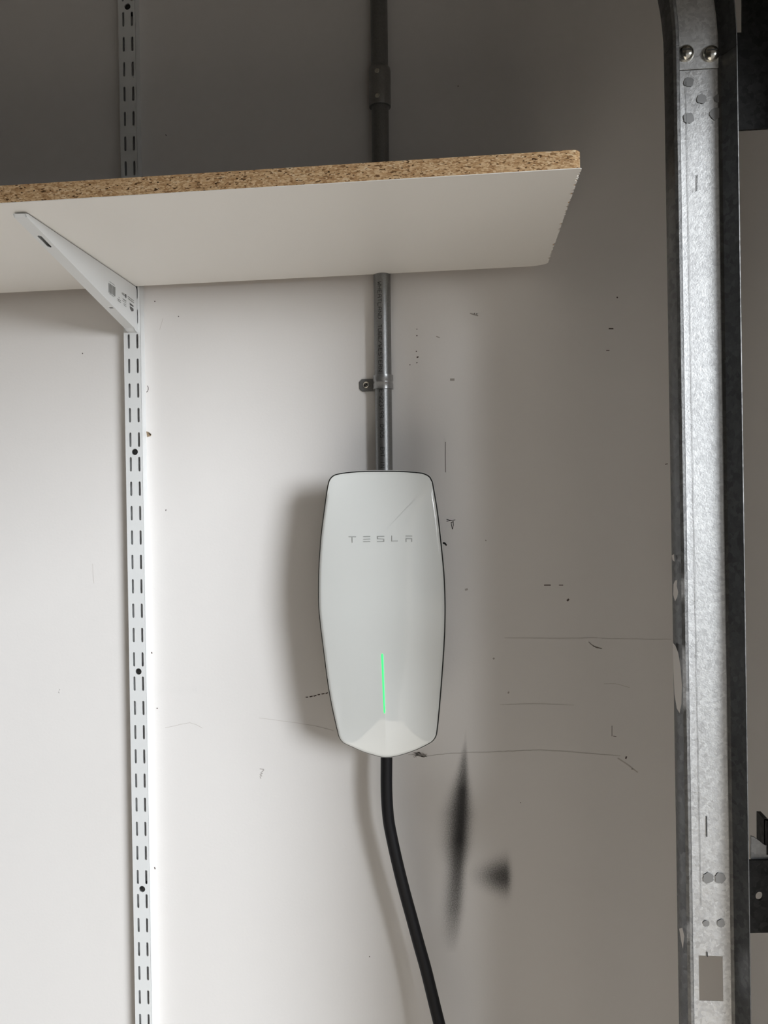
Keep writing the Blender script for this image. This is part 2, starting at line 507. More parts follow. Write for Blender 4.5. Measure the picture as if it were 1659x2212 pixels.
poly_bm(bm, [(321, 935), (327, 938), (324.5, 940), (321.5, 937.5)], lambda x, y: P(x, y, 0.0006))
from_bm('plaster_hole', bm, M['black_screw'], wall, recalc=False)
wall_mark('speck', [(2.4, [(327.4, 1409), (328, 1411)]), (2.2, [(339, 1530), (340, 1530)]), (2.4, [(334, 1874), (335, 1877)]), (1.6, [(358, 291), (359, 293)]), (2.0, [(178, 763), (178.6, 764)]), (1.6, [(358, 1103), (358.6, 1101)]), (2.0, [(989, 186), (990, 186)]),
                    (1.8, [(798, 2066), (798.5, 2067)]), (2.0, [(334, 651), (335, 651)]), (1.6, [(385, 683), (386, 684)]), (1.6, [(1124, 1734), (1125, 1734)]), (1.6, [(1437, 1003), (1442, 1002)])], 2, M['mark'])
wall_mark('hairline', [wob([(357, 1572), (385, 1566), (410, 1561), (425, 1566), (437, 1573)], 0.5, 3)], 0.8, M['mark_faint'])
wall_mark('hairline', [wob([(200, 1218), (201, 1240), (203, 1260)], 0.4, 3), [(345, 712), (352, 688)]], 0.7, M['mark_faint'])

# ------------------------------------------------------------------ slotted shelf standard
SD = 0.017                                  # depth of the channel
hc = P(291.0, 976.2, SD)                    # a screw hole seen in the photo
PIT = 0.317 / 9                             # slot pitch
fl, fr = P(270.1, 897, SD).x, P(305.6, 897, SD).x
cl, cr = P(280.6, 897, SD).x, P(299.0, 897, SD).x
std = empty('shelf_standard', (hc.x, 0, hc.z - 0.317 * 2.6))
tag(std, 'white slotted steel shelf standard screwed upright to the wall', 'shelf standard')
z_of = lambda k: hc.z + (k + 0.5) * PIT     # centre of slot row k
bm = bmesh.new()
T = 0.0014
def stadium(cx, cz, w, l, n=5):
    r = w / 2
    out = []
    for s, base in ((1, 0), (-1, math.pi)):
        for i in range(n + 1):
            a = base + math.pi * i / n
            out.append(Vector((cx + r * math.cos(a), -SD, cz + s * (l / 2 - r) + r * math.sin(a))))
    return out
def circle(cx, cz, r, y, n=18):
    return [Vector((cx + r * math.cos(2 * math.pi * i / n), y, cz + r * math.sin(2 * math.pi * i / n))) for i in range(n)]
K0, K1 = -27, 24
for k in range(K0, K1):
    z0, z1 = z_of(k) - PIT / 2, z_of(k) + PIT / 2
    holes = [stadium(cl, z_of(k), 0.0034, 0.0208), stadium(cr, z_of(k), 0.0034, 0.0208)]
    outer = [Vector((fl, -SD, z0)), Vector((fr, -SD, z0)), Vector((fr, -SD, z1)), Vector((fl, -SD, z1))]
    # the screw hole lies on the border of two cells: half a circle is cut out of each
    hr, mid = 0.0046, (cl + cr) / 2
    if k % 9 == 0:
        arc = [Vector((mid + hr * math.cos(math.pi - math.pi * i / 9), -SD, z0 + hr * math.sin(math.pi - math.pi * i / 9))) for i in range(10)]
        outer = [outer[0]] + arc + outer[1:]
    if (k + 1) % 9 == 0:
        arc = [Vector((mid + hr * math.cos(math.pi * i / 9), -SD, z1 - hr * math.sin(math.pi * i / 9))) for i in range(10)]
        outer = outer[:3] + arc + outer[3:]
    plate_with_holes(bm, outer, holes, Vector((0, T, 0)))
ch = from_bm('face_plate', bm, M['powder'], std)
zb, zt = z_of(K0) - PIT / 2, z_of(K1 - 1) + PIT / 2
for x0, x1 in ((fl, fl + T), (fr - T, fr)):
    bm = bmesh.new()
    pts = [Vector((x0 + 0.0, -SD + 0.0002, zb)), Vector((x1, -SD + 0.0002, zb)), Vector((x1, 0, zb)), Vector((x0, 0, zb))]
    if x0 == fl:
        pts[0].y += 0.0004
    else:
        pts[1].y += 0.0004
    add_prism(bm, pts, Vector((0, 0, zt - zb)))
    from_bm('side_flange', bm, M['powder'], std)
for j in (-2, -1, 0, 1, 2):
    c = Vector(((cl + cr) / 2, -SD + 0.004, hc.z + j * 0.317))
    bm = bmesh.new()
    add_lathe(bm, c, Vector((0, -1, 0)), [(0.0044, -0.0125), (0.0044, 0.0008), (0.0040, 0.0018), (0.0028, 0.0024), (0.0001, 0.0026)], 20)
    sc = from_bm('screw', bm, M['black_screw'], std, 40)
    bm = bmesh.new()
    for a in (0.6, 0.6 + math.pi / 2):
        d = Vector((math.cos(a), 0, math.sin(a)))
        e = Vector((-math.sin(a), 0, math.cos(a))) * 0.0004
        o = c + Vector((0, -0.0027, 0))
        add_prism(bm, [o - d * 0.002 - e, o + d * 0.002 - e, o + d * 0.002 + e, o - d * 0.002 + e], Vector((0, 0.0004, 0)))
    from_bm('cross_recess', bm, M['groove'], sc)

# ------------------------------------------------------------------ shelf
SB, SF = 0.020, 0.346                       # back and front edge, metres off the wall
sl, sr = P(0, 633, SB), P(1178, 574, SB)    # lower back edge
XE = 0.1205                                 # sawn right end
XS = -1.05                                  # left end, out of view
slope = (sr.z - sl.z) / (sr.x - sl.x)
def shelf_z(x, off):
    return sl.z + slope * (x - sl.x) + 0.004 * (off - SB) / (SF - SB)
TH = 0.0192
LAM = 0.0007
shelf = empty('shelf_board', (XS / 2, -SB - 0.16, shelf_z(XS / 2, 0.18)))
tag(shelf, 'white laminated particleboard shelf with a raw brown front edge', 'shelf')
def shelf_outline(inset=0.0, jag=0.0, rf=0.013, rb=0.030):
    pts = [(XS, SB), (XE - rb, SB)]
    for i in range(1, 8):
        a = math.pi / 2 * i / 8
        pts.append((XE - rb + rb * math.sin(a), SB + rb * 0.5 * (1 - math.cos(a))))
    y0, y1 = SB + rb * 0.5, SF - rf
    n = 150 if jag else 2
    for i in range(n + 1):
        y = y0 + (y1 - y0) * i / n
        j = 0
        if jag and 0 < i < n:
            j = max(0, random.gauss(0, 1)) ** 1.3 * jag + (jag * 2.2 if random.random() < 0.05 else 0)
        pts.append((XE - j, y))
    for i in range(1, 8):
        a = math.pi / 2 * i / 8
        pts.append((XE - rf + rf * math.cos(a), SF - rf + rf * math.sin(a)))
    pts += [(XE - rf, SF), (XS, SF)]
    return [(x - inset, o) for x, o in pts]
def shelf_slab(name, outline, z0, z1, mat):
    bm = bmesh.new()
    lo = [bm.verts.new((x, -o, shelf_z(x, o) + z0)) for x, o in outline]
    hi = [bm.verts.new((x, -o, shelf_z(x, o) + z1)) for x, o in outline]
    n = len(lo)
    bm.faces.new(lo)
    bm.faces.new(hi[::-1])
    for i in range(n):
        bm.faces.new((lo[i], hi[i], hi[(i + 1) % n], lo[(i + 1) % n]))
    return from_bm(name, bm, mat, shelf)
tag(shelf_slab('board_core', shelf_outline(0.0006, 0, 0.009), LAM, TH - LAM, M['board']), 'raw tan particleboard core')
tag(shelf_slab('bottom_laminate', shelf_outline(0.0, 0.0012, 0.002), 0.0, LAM, M['laminate']), 'white laminate with chipped sawn end')
shelf_slab('top_laminate', [(x, min(o, SF - 0.0016)) for x, o in shelf_outline(0.0012)], TH - LAM, TH - LAM + 0.0004, M['laminate'])

# ------------------------------------------------------------------ shelf bracket
XR = cr + 0.0008
XL = cl - 0.0008
br = empty('shelf_bracket', (0.5 * (XL + XR), -SD, shelf_z(XR, 0.02) - 0.065))
tag(br, 'white tapered steel shelf bracket with a printed barcode label under the shelf', 'bracket')
def bz(off, dz):
    return shelf_z(0.5 * (XL + XR), off) - 0.0009 + dz
side = [(SD + 0.0003, bz(SD, -0.0035)), (SD + 0.004, bz(SD, 0)), (0.316, bz(0.316, 0)), (0.3215, bz(0.3215, -0.0012)), (0.319, bz(0.319, -0.0042))]
tipb = Vector((0, -0.319, bz(0.319, -0.0042)))
botb = Vector((0, -0.030, PX(292, 709, XR).z))
side += [(0.030, botb.z), (0.024, botb.z - 0.0035), (SD + 0.0003, botb.z - 0.0045)]
ST = 0.0013
for xs in (XL, XR - ST):
    bm = bmesh.new()
    add_prism(bm, [Vector((xs, -o, z)) for o, z in side], Vector((ST, 0, 0)))
    from_bm('side_plate', bm, M['powder'], br)
bm = bmesh.new()
dirw = (botb - tipb)
L = dirw.length
dirw.normalize()
nrm = Vector((0, dirw.z, -dirw.y))
if nrm.z > 0:
    nrm = -nrm
def web(u, s):                               # u metres from the tip, s 0..1 across
    p = tipb + dirw * u
    return Vector((XL + 0.0003 + (XR - XL - 0.0006) * s, p.y, p.z)) + nrm * 0.0001
def near_u(px, py):                          # distance from the tip of a point on the web's middle
    q = PX(px, py, 0.5 * (XL + XR))
    return (q - tipb).dot(dirw)
h1, h2 = near_u(96, 525), near_u(237, 665)
holes = [[web(h1 - 0.012, 0.32), web(h1 + 0.012, 0.32), web(h1 + 0.014, 0.5), web(h1 + 0.012, 0.68), web(h1 - 0.012, 0.68), web(h1 - 0.014, 0.5)],
         [web(h2 - 0.0020, 0.45), web(h2 + 0.0020, 0.45), web(h2 + 0.0020, 0.85), web(h2 - 0.0020, 0.85)]]
plate_with_holes(bm, [web(0, 0), web(0, 1), web(L, 1), web(L, 0)], holes, -nrm * ST)
from_bm('lower_web', bm, M['powder'], br)
bm = bmesh.new()
add_prism(bm, [Vector((XL + 0.0003, -o, z)) for o, z in ((0.3215, bz(0.3215, -0.0012)), (0.316, bz(0.316, -0.0002)), (0.314, bz(0.314, -0.002)), (0.319, bz(0.319, -0.0042)))], Vector((XR - XL - 0.0006, 0, 0)))
from_bm('nose_tip', bm, M['powder'], br)
bm = bmesh.new()
add_prism(bm, [Vector((XL + 0.0003, -o, z)) for o, z in ((0.030, botb.z), (0.024, botb.z - 0.0035), (SD + 0.0003, botb.z - 0.0045), (SD + 0.0003, botb.z - 0.003), (0.0235, botb.z - 0.002), (0.029, botb.z + 0.0012))], Vector((XR - XL - 0.0006, 0, 0)))
from_bm('lower_heel', bm, M['powder'], br)
def lmap(x, y):                              # label print, coordinates of a 15.8x crop at (220, 590)
    return PX(220 + x / 15.8, 590 + y / 15.8, XR + 0.00025)
bm = bmesh.new()
for x, w in ((246, 22), (272, 9), (300, 30), (332, 12), (352, 18), (378, 8), (396, 16), (418, 12), (440, 18), (458, 9)):
    y0 = 330 + (x - 235) * 0.66
    ribbon_bm(bm, [(w, [(x, y0 + 8), (x, y0 + 318)])], w, lmap)
ribbon_bm(bm, [(12, [(262, 285), (330, 330)]), (12, [(345, 340), (440, 415)]), (14, [(262, 700), (330, 745)]), (14, [(350, 760), (420, 815)])], 12, lmap)
tag(from_bm('barcode', bm, M['grey_ink'], br, recalc=False), 'printed black barcode')
bm = bmesh.new()
ribbon_bm(bm, [(22, [(890, 795), (1085, 945)]), (26, [(905, 870), (1085, 1012)]), (13, [(690, 660), (770, 712)]), (13, [(684, 690), (780, 755)]), (12, [(700, 725), (775, 775)]),
               (22, [(540, 875), (645, 945)]), (22, [(548, 930), (648, 1005)]), (12, [(575, 820), (610, 860)]),
               (12, [(710, 865), (830, 945)]), (12, [(740, 905), (832, 968)]), (12, [(700, 935), (832, 1025)]), (14, [(750, 1035), (830, 1090)]), (14, [(752, 1080), (830, 1150)])], 12, lmap)
tag(from_bm('label_text', bm, M['grey_ink'], br, recalc=False), 'small printed lines')
bm = bmesh.new()
poly_bm(bm, [(955, 1120), (1010, 1155), (1080, 1215), (1085, 1290), (1060, 1302), (1015, 1300), (965, 1215)], lmap)
poly_bm(bm, [(950, 1005), (1000, 1045), (1080, 1110), (1080, 1160), (960, 1090)], lmap)
poly_bm(bm, [(790, 720), (815, 708), (838, 740), (840, 830), (820, 852), (798, 820)], lmap)
tag(from_bm('label_emblem', bm, M['ink'], br, recalc=False), 'printed dark emblem blocks')

# ------------------------------------------------------------------ conduit
CX, CO, CR_ = -0.1064, 0.0145, 0.0119       # centre x, distance off the wall, radius
zc0, zc1 = P(818, 232, CO).z, P(818, 146, CO).z
con = empty('conduit', (CX, -CO, P(830, 1030, CO).z))
tag(con, 'grey galvanised steel conduit pipe running up the wall behind the shelf', 'conduit')
TZ = Vector((0, 0, 1))
def cpt(z, dx=0.0):
    return Vector((CX + dx, -CO, z))
bm = bmesh.new()
add_tube(bm, [cpt(P(830, 1060, CO).z), cpt(zc0 + 0.01)], CR_, 40)
low = from_bm('pipe_length', bm, M['conduit'], con, 40)
bm = bmesh.new()
add_tube(bm, [cpt(zc1 - 0.01), cpt(ZC)], CR_, 40)
from_bm('pipe_length', bm, M['conduit'], con, 40)
bm = bmesh.new()
hh = zc1 - zc0
add_lathe(bm, cpt(zc0), TZ, [(CR_ + 0.0003, 0.0002), (0.0149, 0.0), (0.0152, 0.0015), (0.0152, hh * 0.45), (0.0149, hh * 0.5), (0.0152, hh * 0.55), (0.0152, hh - 0.006), (0.0145, hh - 0.002), (CR_ + 0.0004, hh)], 40)
cpl = from_bm('coupling', bm, M['coupling'], con, 40)
for py in (153, 207):
    z = P(816, py, CO + 0.015).z
    bm = bmesh.new()
    a = math.radians(-8)
    ax = Vector((math.sin(a), -math.cos(a), 0))
    add_lathe(bm, cpt(z) + ax * 0.0146, ax, [(0.0033, 0), (0.0033, 0.0016), (0.0027, 0.0022), (0.0001, 0.0022)], 18)
    from_bm('set_screw', bm, M['bolt'], cpl, 40)
# stamped lettering down the pipe, in single strokes
G = {'A': [[(0, 0), (0, 4), (1, 6), (3, 6), (4, 4), (4, 0)], [(0, 3), (4, 3)]], 'B': [[(0, 0), (0, 6), (3, 6), (4, 5), (3, 3), (0, 3)], [(3, 3), (4, 1.5), (3, 0), (0, 0)]],
     'D': [[(0, 0), (0, 6), (3, 6), (4, 4.5), (4, 1.5), (3, 0), (0, 0)]], 'E': [[(4, 0), (0, 0), (0, 6), (4, 6)], [(0, 3), (3, 3)]], 'H': [[(0, 0), (0, 6)], [(4, 0), (4, 6)], [(0, 3), (4, 3)]],
     'I': [[(2, 0), (2, 6)]], 'L': [[(0, 6), (0, 0), (4, 0)]], 'M': [[(0, 0), (0, 6), (2, 3), (4, 6), (4, 0)]], 'N': [[(0, 0), (0, 6), (4, 0), (4, 6)]],
     'R': [[(0, 0), (0, 6), (3, 6), (4, 5), (4, 4), (3, 3), (0, 3)], [(2, 3), (4, 0)]], 'S': [[(0, 0), (3.4, 0), (4, 1), (4, 2.4), (3.4, 3), (0.6, 3), (0, 3.6), (0, 5.2), (0.6, 6), (4, 6)]],
     'T': [[(0, 6), (4, 6)], [(2, 6), (2, 0)]], 'U': [[(0, 6), (0, 1), (1, 0), (3, 0), (4, 1), (4, 6)]], 'W': [[(0, 6), (0.8, 0), (2, 4), (3.2, 0), (4, 6)]],
     '/': [[(0, 0), (4, 6)]], '-': [[(0.5, 3), (3.5, 3)]], '0': [[(0, 1), (0, 5), (1, 6), (3, 6), (4, 5), (4, 1), (3, 0), (1, 0), (0, 1)]], '1': [[(1, 5), (2, 6), (2, 0)]],
     '2': [[(0, 5), (1, 6), (3, 6), (4, 5), (4, 4), (0, 0), (4, 0)]], '3': [[(0, 6), (4, 6), (2, 3.5), (4, 2), (4, 1), (3, 0), (0, 0)]], '5': [[(4, 6), (0, 6), (0, 3.5), (3, 3.5), (4, 2.5), (4, 1), (3, 0), (0, 0)]],
     '9': [[(4, 3), (1, 3), (0, 4), (0, 5), (1, 6), (3, 6), (4, 5), (4, 0)]], ' ': []}
def pipe_map(s, h):                          # s metres down from the top of the text, h metres round the pipe
    a = h / CR_
    r = CR_ + 0.00012
    return Vector((CX + r * math.sin(a), -CO - r * math.cos(a), TZ0 - s))
def pipe_text(txt, py0, py1, h0):
    global TZ0
    TZ0 = P(828, py0, CO + CR_).z
    total = TZ0 - P(828, py1, CO + CR_).z
    adv = total / len(txt)
    bm = bmesh.new()
    u = adv * 0.70 / 4
    v = 0.0050 / 6
    for i, chh in enumerate(txt):
        for ln in G[chh]:
            ribbon_bm(bm, [dense([(i * adv + x * u, h0 + y * v) for x, y in ln], 5)], 0.00066, lambda s, h: pipe_map(s, h))
    return from_bm('stamped_text', bm, M['pipe_ink'], low, recalc=False)
HB = -0.0052
pipe_text('WHEATLAND', 608, 690, HB)
pipe_text('TUBE/WESTERN', 701, 804, HB)
pipe_text('E-223199', 841, 904, HB + 0.0012)
pipe_text('0905', 917, 948, HB + 0.0014)
pipe_text('EMT IN', 966, 1012, HB + 0.0016)

# one-hole strap
spz = 0.5 * (P(829, 811, CO).z + P(829, 841, CO).z)
sw = P(829, 811, CO).z - P(829, 841, CO).z
stp = empty('conduit_strap', (CX, 0, spz))
tag(stp, 'zinc one-hole strap holding the conduit pipe to the wall', 'strap')
def arc_pts(r, a0, a1, n=26):
    return [(CX + r * math.sin(a0 + (a1 - a0) * i / n), -CO - r * math.cos(a0 + (a1 - a0) * i / n)) for i in range(n + 1)]
a0, a1 = math.radians(-92), math.radians(112)
ro, ri = CR_ + 0.0022, CR_ + 0.0004
prof_o = [(CX - ro, -0.0005)] + arc_pts(ro, a0, a1)
prof_i = [(CX - ri, -0.0005)] + arc_pts(ri, a0, a1)
bm = bmesh.new()
secs = [(-0.5, 0.0), (-0.12, 0.0), (-0.06, -0.0007), (0.06, -0.0007), (0.12, 0.0), (0.5, 0.0)]
rows = []
for f, dr in secs:
    ringo = [bm.verts.new((CX + (x - CX) * (1 + dr / ro), -CO + (y + CO) * (1 + dr / ro) if i else y, spz + f * sw)) for i, (x, y) in enumerate(prof_o)]
    ringi = [bm.verts.new((x, y, spz + f * sw)) for x, y in prof_i]
    rows.append(ringo + ringi[::-1])
n = len(rows[0])
for r0, r1 in zip(rows[:-1], rows[1:]):
    for i in range(n):
        bm.faces.new((r0[i], r0[(i + 1) % n], r1[(i + 1) % n], r1[i]))
m2 = n // 2
for r in (rows[0], rows[-1]):
    for i in range(m2 - 1):
        bm.faces.new((r[i], r[i + 1], r[n - 2 - i], r[n - 1 - i]))
from_bm('pipe_band', bm, M['strap'], stp, 35)
tx0, tx1 = P(776, 832, 0.002).x, CX - ri + 0.0004
tz = spz + 0.5 * (P(790, 819, 0.002).z + P(790, 845, 0.002).z) - spz - 0.0
th_ = 0.5 * (P(790, 819, 0.002).z - P(790, 846, 0.002).z)
bm = bmesh.new()
cc = 0.0040
add_prism(bm, [Vector((x, -0.0021, z)) for x, z in ((tx0 + cc, tz - th_), (tx1, tz - th_), (tx1, tz + th_), (tx0 + cc, tz + th_), (tx0, tz + th_ - cc), (tx0, tz - th_ + cc))], Vector((0, 0.002, 0)))
bmesh.ops.bevel(bm, geom=[e for e in bm.edges if abs(e.verts[0].co.y + 0.0021) < 1e-5 and abs(e.verts[1].co.y + 0.0021) < 1e-5], offset=0.0004, segments=2, affect='EDGES')
from_bm('screw_tab', bm, M['strap'], stp, 35)
c = P(791.5, 831.5, 0.0025)
bm = bmesh.new()
add_lathe(bm, c, Vector((0, -1, 0)), [(0.0051, -0.0006), (0.0051, 0.0004), (0.0046, 0.0016), (0.0032, 0.0024), (0.0012, 0.0026), (0.0001, 0.0020)], 24)
sc = from_bm('screw', bm, M['bolt'], stp, 50)
bm = bmesh.new()
for a in (0.9, 0.9 + math.pi / 2):
    d = Vector((math.cos(a), 0, math.sin(a)))
    e = Vector((-math.sin(a), 0, math.cos(a))) * 0.0005
    o = c + Vector((0, -0.0027, 0))
    add_prism(bm, [o - d * 0.0026 - e, o + d * 0.0026 - e, o + d * 0.0026 + e, o - d * 0.0026 + e], Vector((0, 0.0006, 0)))
from_bm('cross_recess', bm, M['groove'], sc)

# ------------------------------------------------------------------ electric car charger
EO = 0.080                                   # rim of the face, metres off the wall
OUT = [(825, 1015.5), (865, 1016), (906, 1019), (921, 1023), (930, 1029), (934.5, 1037), (937.5, 1046), (947, 1103), (955, 1172), (961.5, 1240), (963.8, 1300), (963.6, 1345), (961.8, 1392), (957, 1463), (951, 1535), (946.8, 1576), (944, 1590), (938, 1600), (928, 1607.5), (902, 1620.5), (872, 1631), (852, 1636), (837, 1637.5),
       (822, 1636.5), (805, 1632), (783, 1625), (748, 1609.5), (738, 1603), (731, 1593), (726.5, 1577), (715, 1525), (706, 1474), (698, 1412), (690.8, 1355), (687, 1316), (686, 1277), (687, 1226), (691, 1164), (697, 1113), (704, 1062), (708, 1042), (712, 1033), (719, 1026), (730, 1021.8), (756, 1018), (790, 1016)]
out3 = catmull([P(x, y, EO) for x, y in OUT], 5, True)
NO = len(out3)
ctr = sum(out3, Vector()) / NO
def inset(pts, d):
    n = len(pts)
    res = []
    for i in range(n):
        t = (pts[(i + 1) % n] - pts[i - 1])
        t.normalize()
        nn = Vector((t.z, 0, -t.x))
        if nn.dot(ctr - pts[i]) < 0:
            nn = -nn
        res.append(pts[i] + nn * d)
    return res
top_a, bot_a = P(824, 1015.5, EO), P(836, 1637, EO)
axis = (bot_a - top_a)
LEN = axis.length
axis.normalize()
chg = empty('car_charger', (bot_a.x, 0, bot_a.z))
tag(chg, 'white glossy electric car charger box with green light strip and black cable', 'charger')
def loft(name, rings, mat, cap0=True, cap1=True, smooth=40):
    bm = bmesh.new()
    vr = [[bm.verts.new(p) for p in r] for r in rings]
    n = len(vr[0])
    for a, b in zip(vr[:-1], vr[1:]):
        for i in range(n):
            bm.faces.new((a[i], a[(i + 1) % n], b[(i + 1) % n], b[i]))
    if cap0:
        bm.faces.new(vr[0][::-1])
    if cap1:
        bm.faces.new(vr[-1])
    return from_bm(name, bm, mat, chg, smooth)
def at_off(pts, off, k=1.0):
    return [Vector((ctr.x + (p.x - ctr.x) * k, -off, ctr.z + (p.z - ctr.z) * k)) for p in pts]
loft('back_body', [at_off(out3, 0.0012, 0.84), at_off(out3, 0.02, 0.88), at_off(out3, 0.055, 0.955), at_off(out3, EO - 0.008, 0.992)], M['body'])
loft('edge_trim', [at_off(inset(out3, 0.0002), EO - 0.0085), at_off(out3, EO - 0.004), at_off(inset(out3, 0.0002), EO - 0.0008), at_off(inset(out3, 0.0007), EO - 0.0004)], M['rim'])
in1 = inset(out3, 0.0008)
loft('seam_gap', [at_off(in1, EO - 0.001), at_off(in1, EO)], M['seam'])
FI = 0.0023
fo = inset(out3, FI)
def smooth01(t):
    t = min(1, max(0, t))
    return t * t * (3 - 2 * t)
SIDE = Vector((-axis.z, 0, axis.x))
_uv = [((p - top_a).dot(SIDE), (p - top_a).dot(axis) / LEN) for p in fo]
def half_width(v, sgn):
    best = 0.0
    for (u0, v0), (u1, v1) in zip(_uv, _uv[1:] + _uv[:1]):
        if (v0 - v) * (v1 - v) <= 0 and v0 != v1:
            best = max(best, sgn * (u0 + (u1 - u0) * (v - v0) / (v1 - v0)))
    return best
HW = {sg: [half_width(i / 200, sg) for i in range(201)] for sg in (1, -1)}
def face_off(x, z):
    """how far the glossy face stands off the wall at (x, z)"""
    p = Vector((x, -EO, z)) - top_a
    v = min(1.0, max(0.0, p.dot(axis) / LEN))
    uu = p.dot(SIDE)
    i = min(199, int(v * 200))
    t = HW[1 if uu > 0 else -1]
    hw = max(0.004, t[i] + (t[i + 1] - t[i]) * (v * 200 - i))
    u = min(1.0, abs(uu) / hw)
    vv = abs(v - 0.5) / 0.5
    dome = 0.0115 * (1 - u ** 2) * (1 - vv ** 2.6)
    low = smooth01((v - 0.60) / 0.3)
    ridge = 0.0050 * low * max(0.0, 1 - abs(uu) / 0.06) * max(0.0, 1 - vv ** 8)
    return EO + 0.0045 + dome + ridge
sp0, sp1 = top_a + axis * LEN * 0.22, top_a + axis * LEN * 0.86
rings = [at_off(fo, EO - 0.0002), at_off(fo, EO + 0.0030), at_off(inset(fo, 0.0006), EO + 0.0042)]
NR = 30
for j in range(1, NR):
    s = 1 - j / NR
    r = []
    for p in inset(fo, 0.0012):
        v = min(max((p - top_a).dot(axis), 0.22 * LEN), 0.86 * LEN)
        q = top_a + axis * v
        w = q + (p - q) * s
        o = face_off(w.x, w.z)
        r.append(Vector((w.x, -o, w.z)))
    rings.append(r)
bm = bmesh.new()
vr = [[bm.verts.new(p) for p in r] for r in rings]
for a, b in zip(vr[:-1], vr[1:]):
    for i in range(NO):
        bm.faces.new((a[i], a[(i + 1) % NO], b[(i + 1) % NO], b[i]))
cen = []
for i in range(NO):
    p = fo[i]
    v = min(max((p - top_a).dot(axis), 0.22 * LEN), 0.86 * LEN)
    q = top_a + axis * v
    cen.append(bm.verts.new((q.x, -face_off(q.x, q.z), q.z)))
for i in range(NO):
    j = (i + 1) % NO
    bm.faces.new((vr[-1][i], vr[-1][j], cen[j], cen[i]))
bmesh.ops.remove_doubles(bm, verts=bm.verts, dist=1e-5)
face = from_bm('front_face', bm, M['face'], chg, 50)
tag(face, 'glossy white curved front')
def on_face(x, y, lift=0.0002):
    o = EO + 0.03
    for _ in range(8):
        p = P(x, y, o)
        o = face_off(p.x, p.z) + lift
    return P(x, y, o)
# lettering, coordinates of a 4.88x crop at (660, 980)
def tmap(x, y):
    return on_face(660 + x / 4.879, 980 + y / 4.879, 0.00045)
LET = {'T': [[(456, 876), (530, 876)], [(492, 884), (492, 936)]],
       'E': [[(612, 875), (680, 873)], [(612, 902), (680, 900)], [(612, 928), (680, 926)]],
       'S': [[(828, 871), (758, 873), (758, 897), (826, 900), (826, 926), (758, 928)]],
       'L': [[(909, 866), (909, 921), (970, 920)]],
       'A': [[(1057, 868), (1122, 868)], [(1060, 929), (1060, 896), (1120, 896), (1120, 927)]]}
for k, lines in LET.items():
    bm = bmesh.new()
    ribbon_bm(bm, [dense(l) for l in lines], 8.5, tmap)
    from_bm('letter', bm, M['letter'], face, recalc=False)
bm = bmesh.new()
prev = None
N = 40
for i in range(N + 1):
    t = i / N
    x, y = 825.6 + (830.6 - 825.6) * t, 1412 + (1541 - 1412) * t
    w = 2.3 - 0.8 * t
    if i == 0 or i == N:
        w *= 0.4
    row = [bm.verts.new(on_face(x - w, y, 0.0001)), bm.verts.new(on_face(x - w * 0.6, y, 0.0006)), bm.verts.new(on_face(x + w * 0.6, y, 0.0006)), bm.verts.new(on_face(x + w, y, 0.0001))]
    if prev:
        for a in range(3):
            bm.faces.new((prev[a], prev[a + 1], row[a + 1], row[a]))
    prev = row
tag(from_bm('light_strip', bm, M['led'], chg, 60, recalc=False), 'glowing green light strip')
CB = [(835, 1600, 0.050), (835, 1640, 0.050), (835, 1708, 0.050), (838.6, 1765, 0.050), (846, 1808, 0.050), (858.6, 1865, 0.050), (873, 1923, 0.050), (888.6, 1980, 0.050), (904, 2037, 0.051), (920, 2094, 0.053), (934, 2151, 0.056), (948, 2208, 0.060), (962, 2264, 0.066)]
cpts = [P(x, y, o) for x, y, o in CB]
last = cpts[-1]
cpts += [Vector((last.x + 0.03, -0.085, last.z - 0.12)), Vector((last.x + 0.055, -0.11, last.z - 0.32)), Vector((last.x + 0.05, -0.15, last.z - 0.55)),
         Vector((last.x + 0.0, -0.22, 0.07)), Vector((last.x - 0.10, -0.32, 0.0085)), Vector((last.x - 0.35, -0.42, 0.0085)), Vector((last.x - 0.7, -0.38, 0.0085))]
bm = bmesh.new()
add_tube(bm, catmull(cpts, 6), 0.00805, 24)
tag(from_bm('cable', bm, M['rubber'], chg, 60), 'thick black rubber charging cable')

# ------------------------------------------------------------------ garage door track
WO = 0.360                                   # web of the track, metres off the wall
zr = P(1520, 1300, WO).z
LEAN = 0.00997
def tX(px, off, py=1300):                    # profile coordinate of a pixel column
    q = P(px, py, off)
    return q.x + LEAN * (q.z - zr)
hx0, hx1 = tX(1509, WO, 2090), tX(1561, WO, 2090)
xl = tX(1449.5, WO)
LD = 0.026                                   # how far the left lip stands in front of the web
xt = tX(1487, WO + LD) - xl
prof = [(xl + xt, LD - 0.0016), (xl + xt * 0.90, LD - 0.0004), (xl + xt * 0.66, LD - 0.0004), (xl + xt * 0.40, LD - 0.0022), (xl + xt * 0.16, LD - 0.0062), (xl, LD - 0.0118), (xl, LD * 0.25), (xl + 0.0006, 0.0026), (xl + 0.0026, 0.0004), (xl + 0.0052, 0.0),
        (hx0, 0.0), (tX(1504, WO), 0.0), (tX(1505.5, WO), 0.0), (tX(1540, WO), 0.0), (hx1, 0.0), (tX(1565, WO), 0.0), (tX(1567, WO), 0.0006),
        (tX(1574, WO), 0.0018), (tX(1580, WO), 0.0048), (tX(1585, WO), 0.0092), (tX(1589, WO), 0.0132), (tX(1592, WO), 0.0165), (tX(1593.5, WO), 0.0190), (tX(1594, WO), 0.0208)]
HI0, HI1 = 10, 14                            # profile points on either side of the hole
trk = empty('door_track', (xl + 0.035, -WO, 0.0))
tag(trk, 'galvanised steel garage door track standing beside the doorway', 'track')
def path(z):                                 # centre of the path and its sideways direction at height z
    return Vector((-LEAN * (z - zr), 0, z)), Vector((1, 0, LEAN)).normalized()
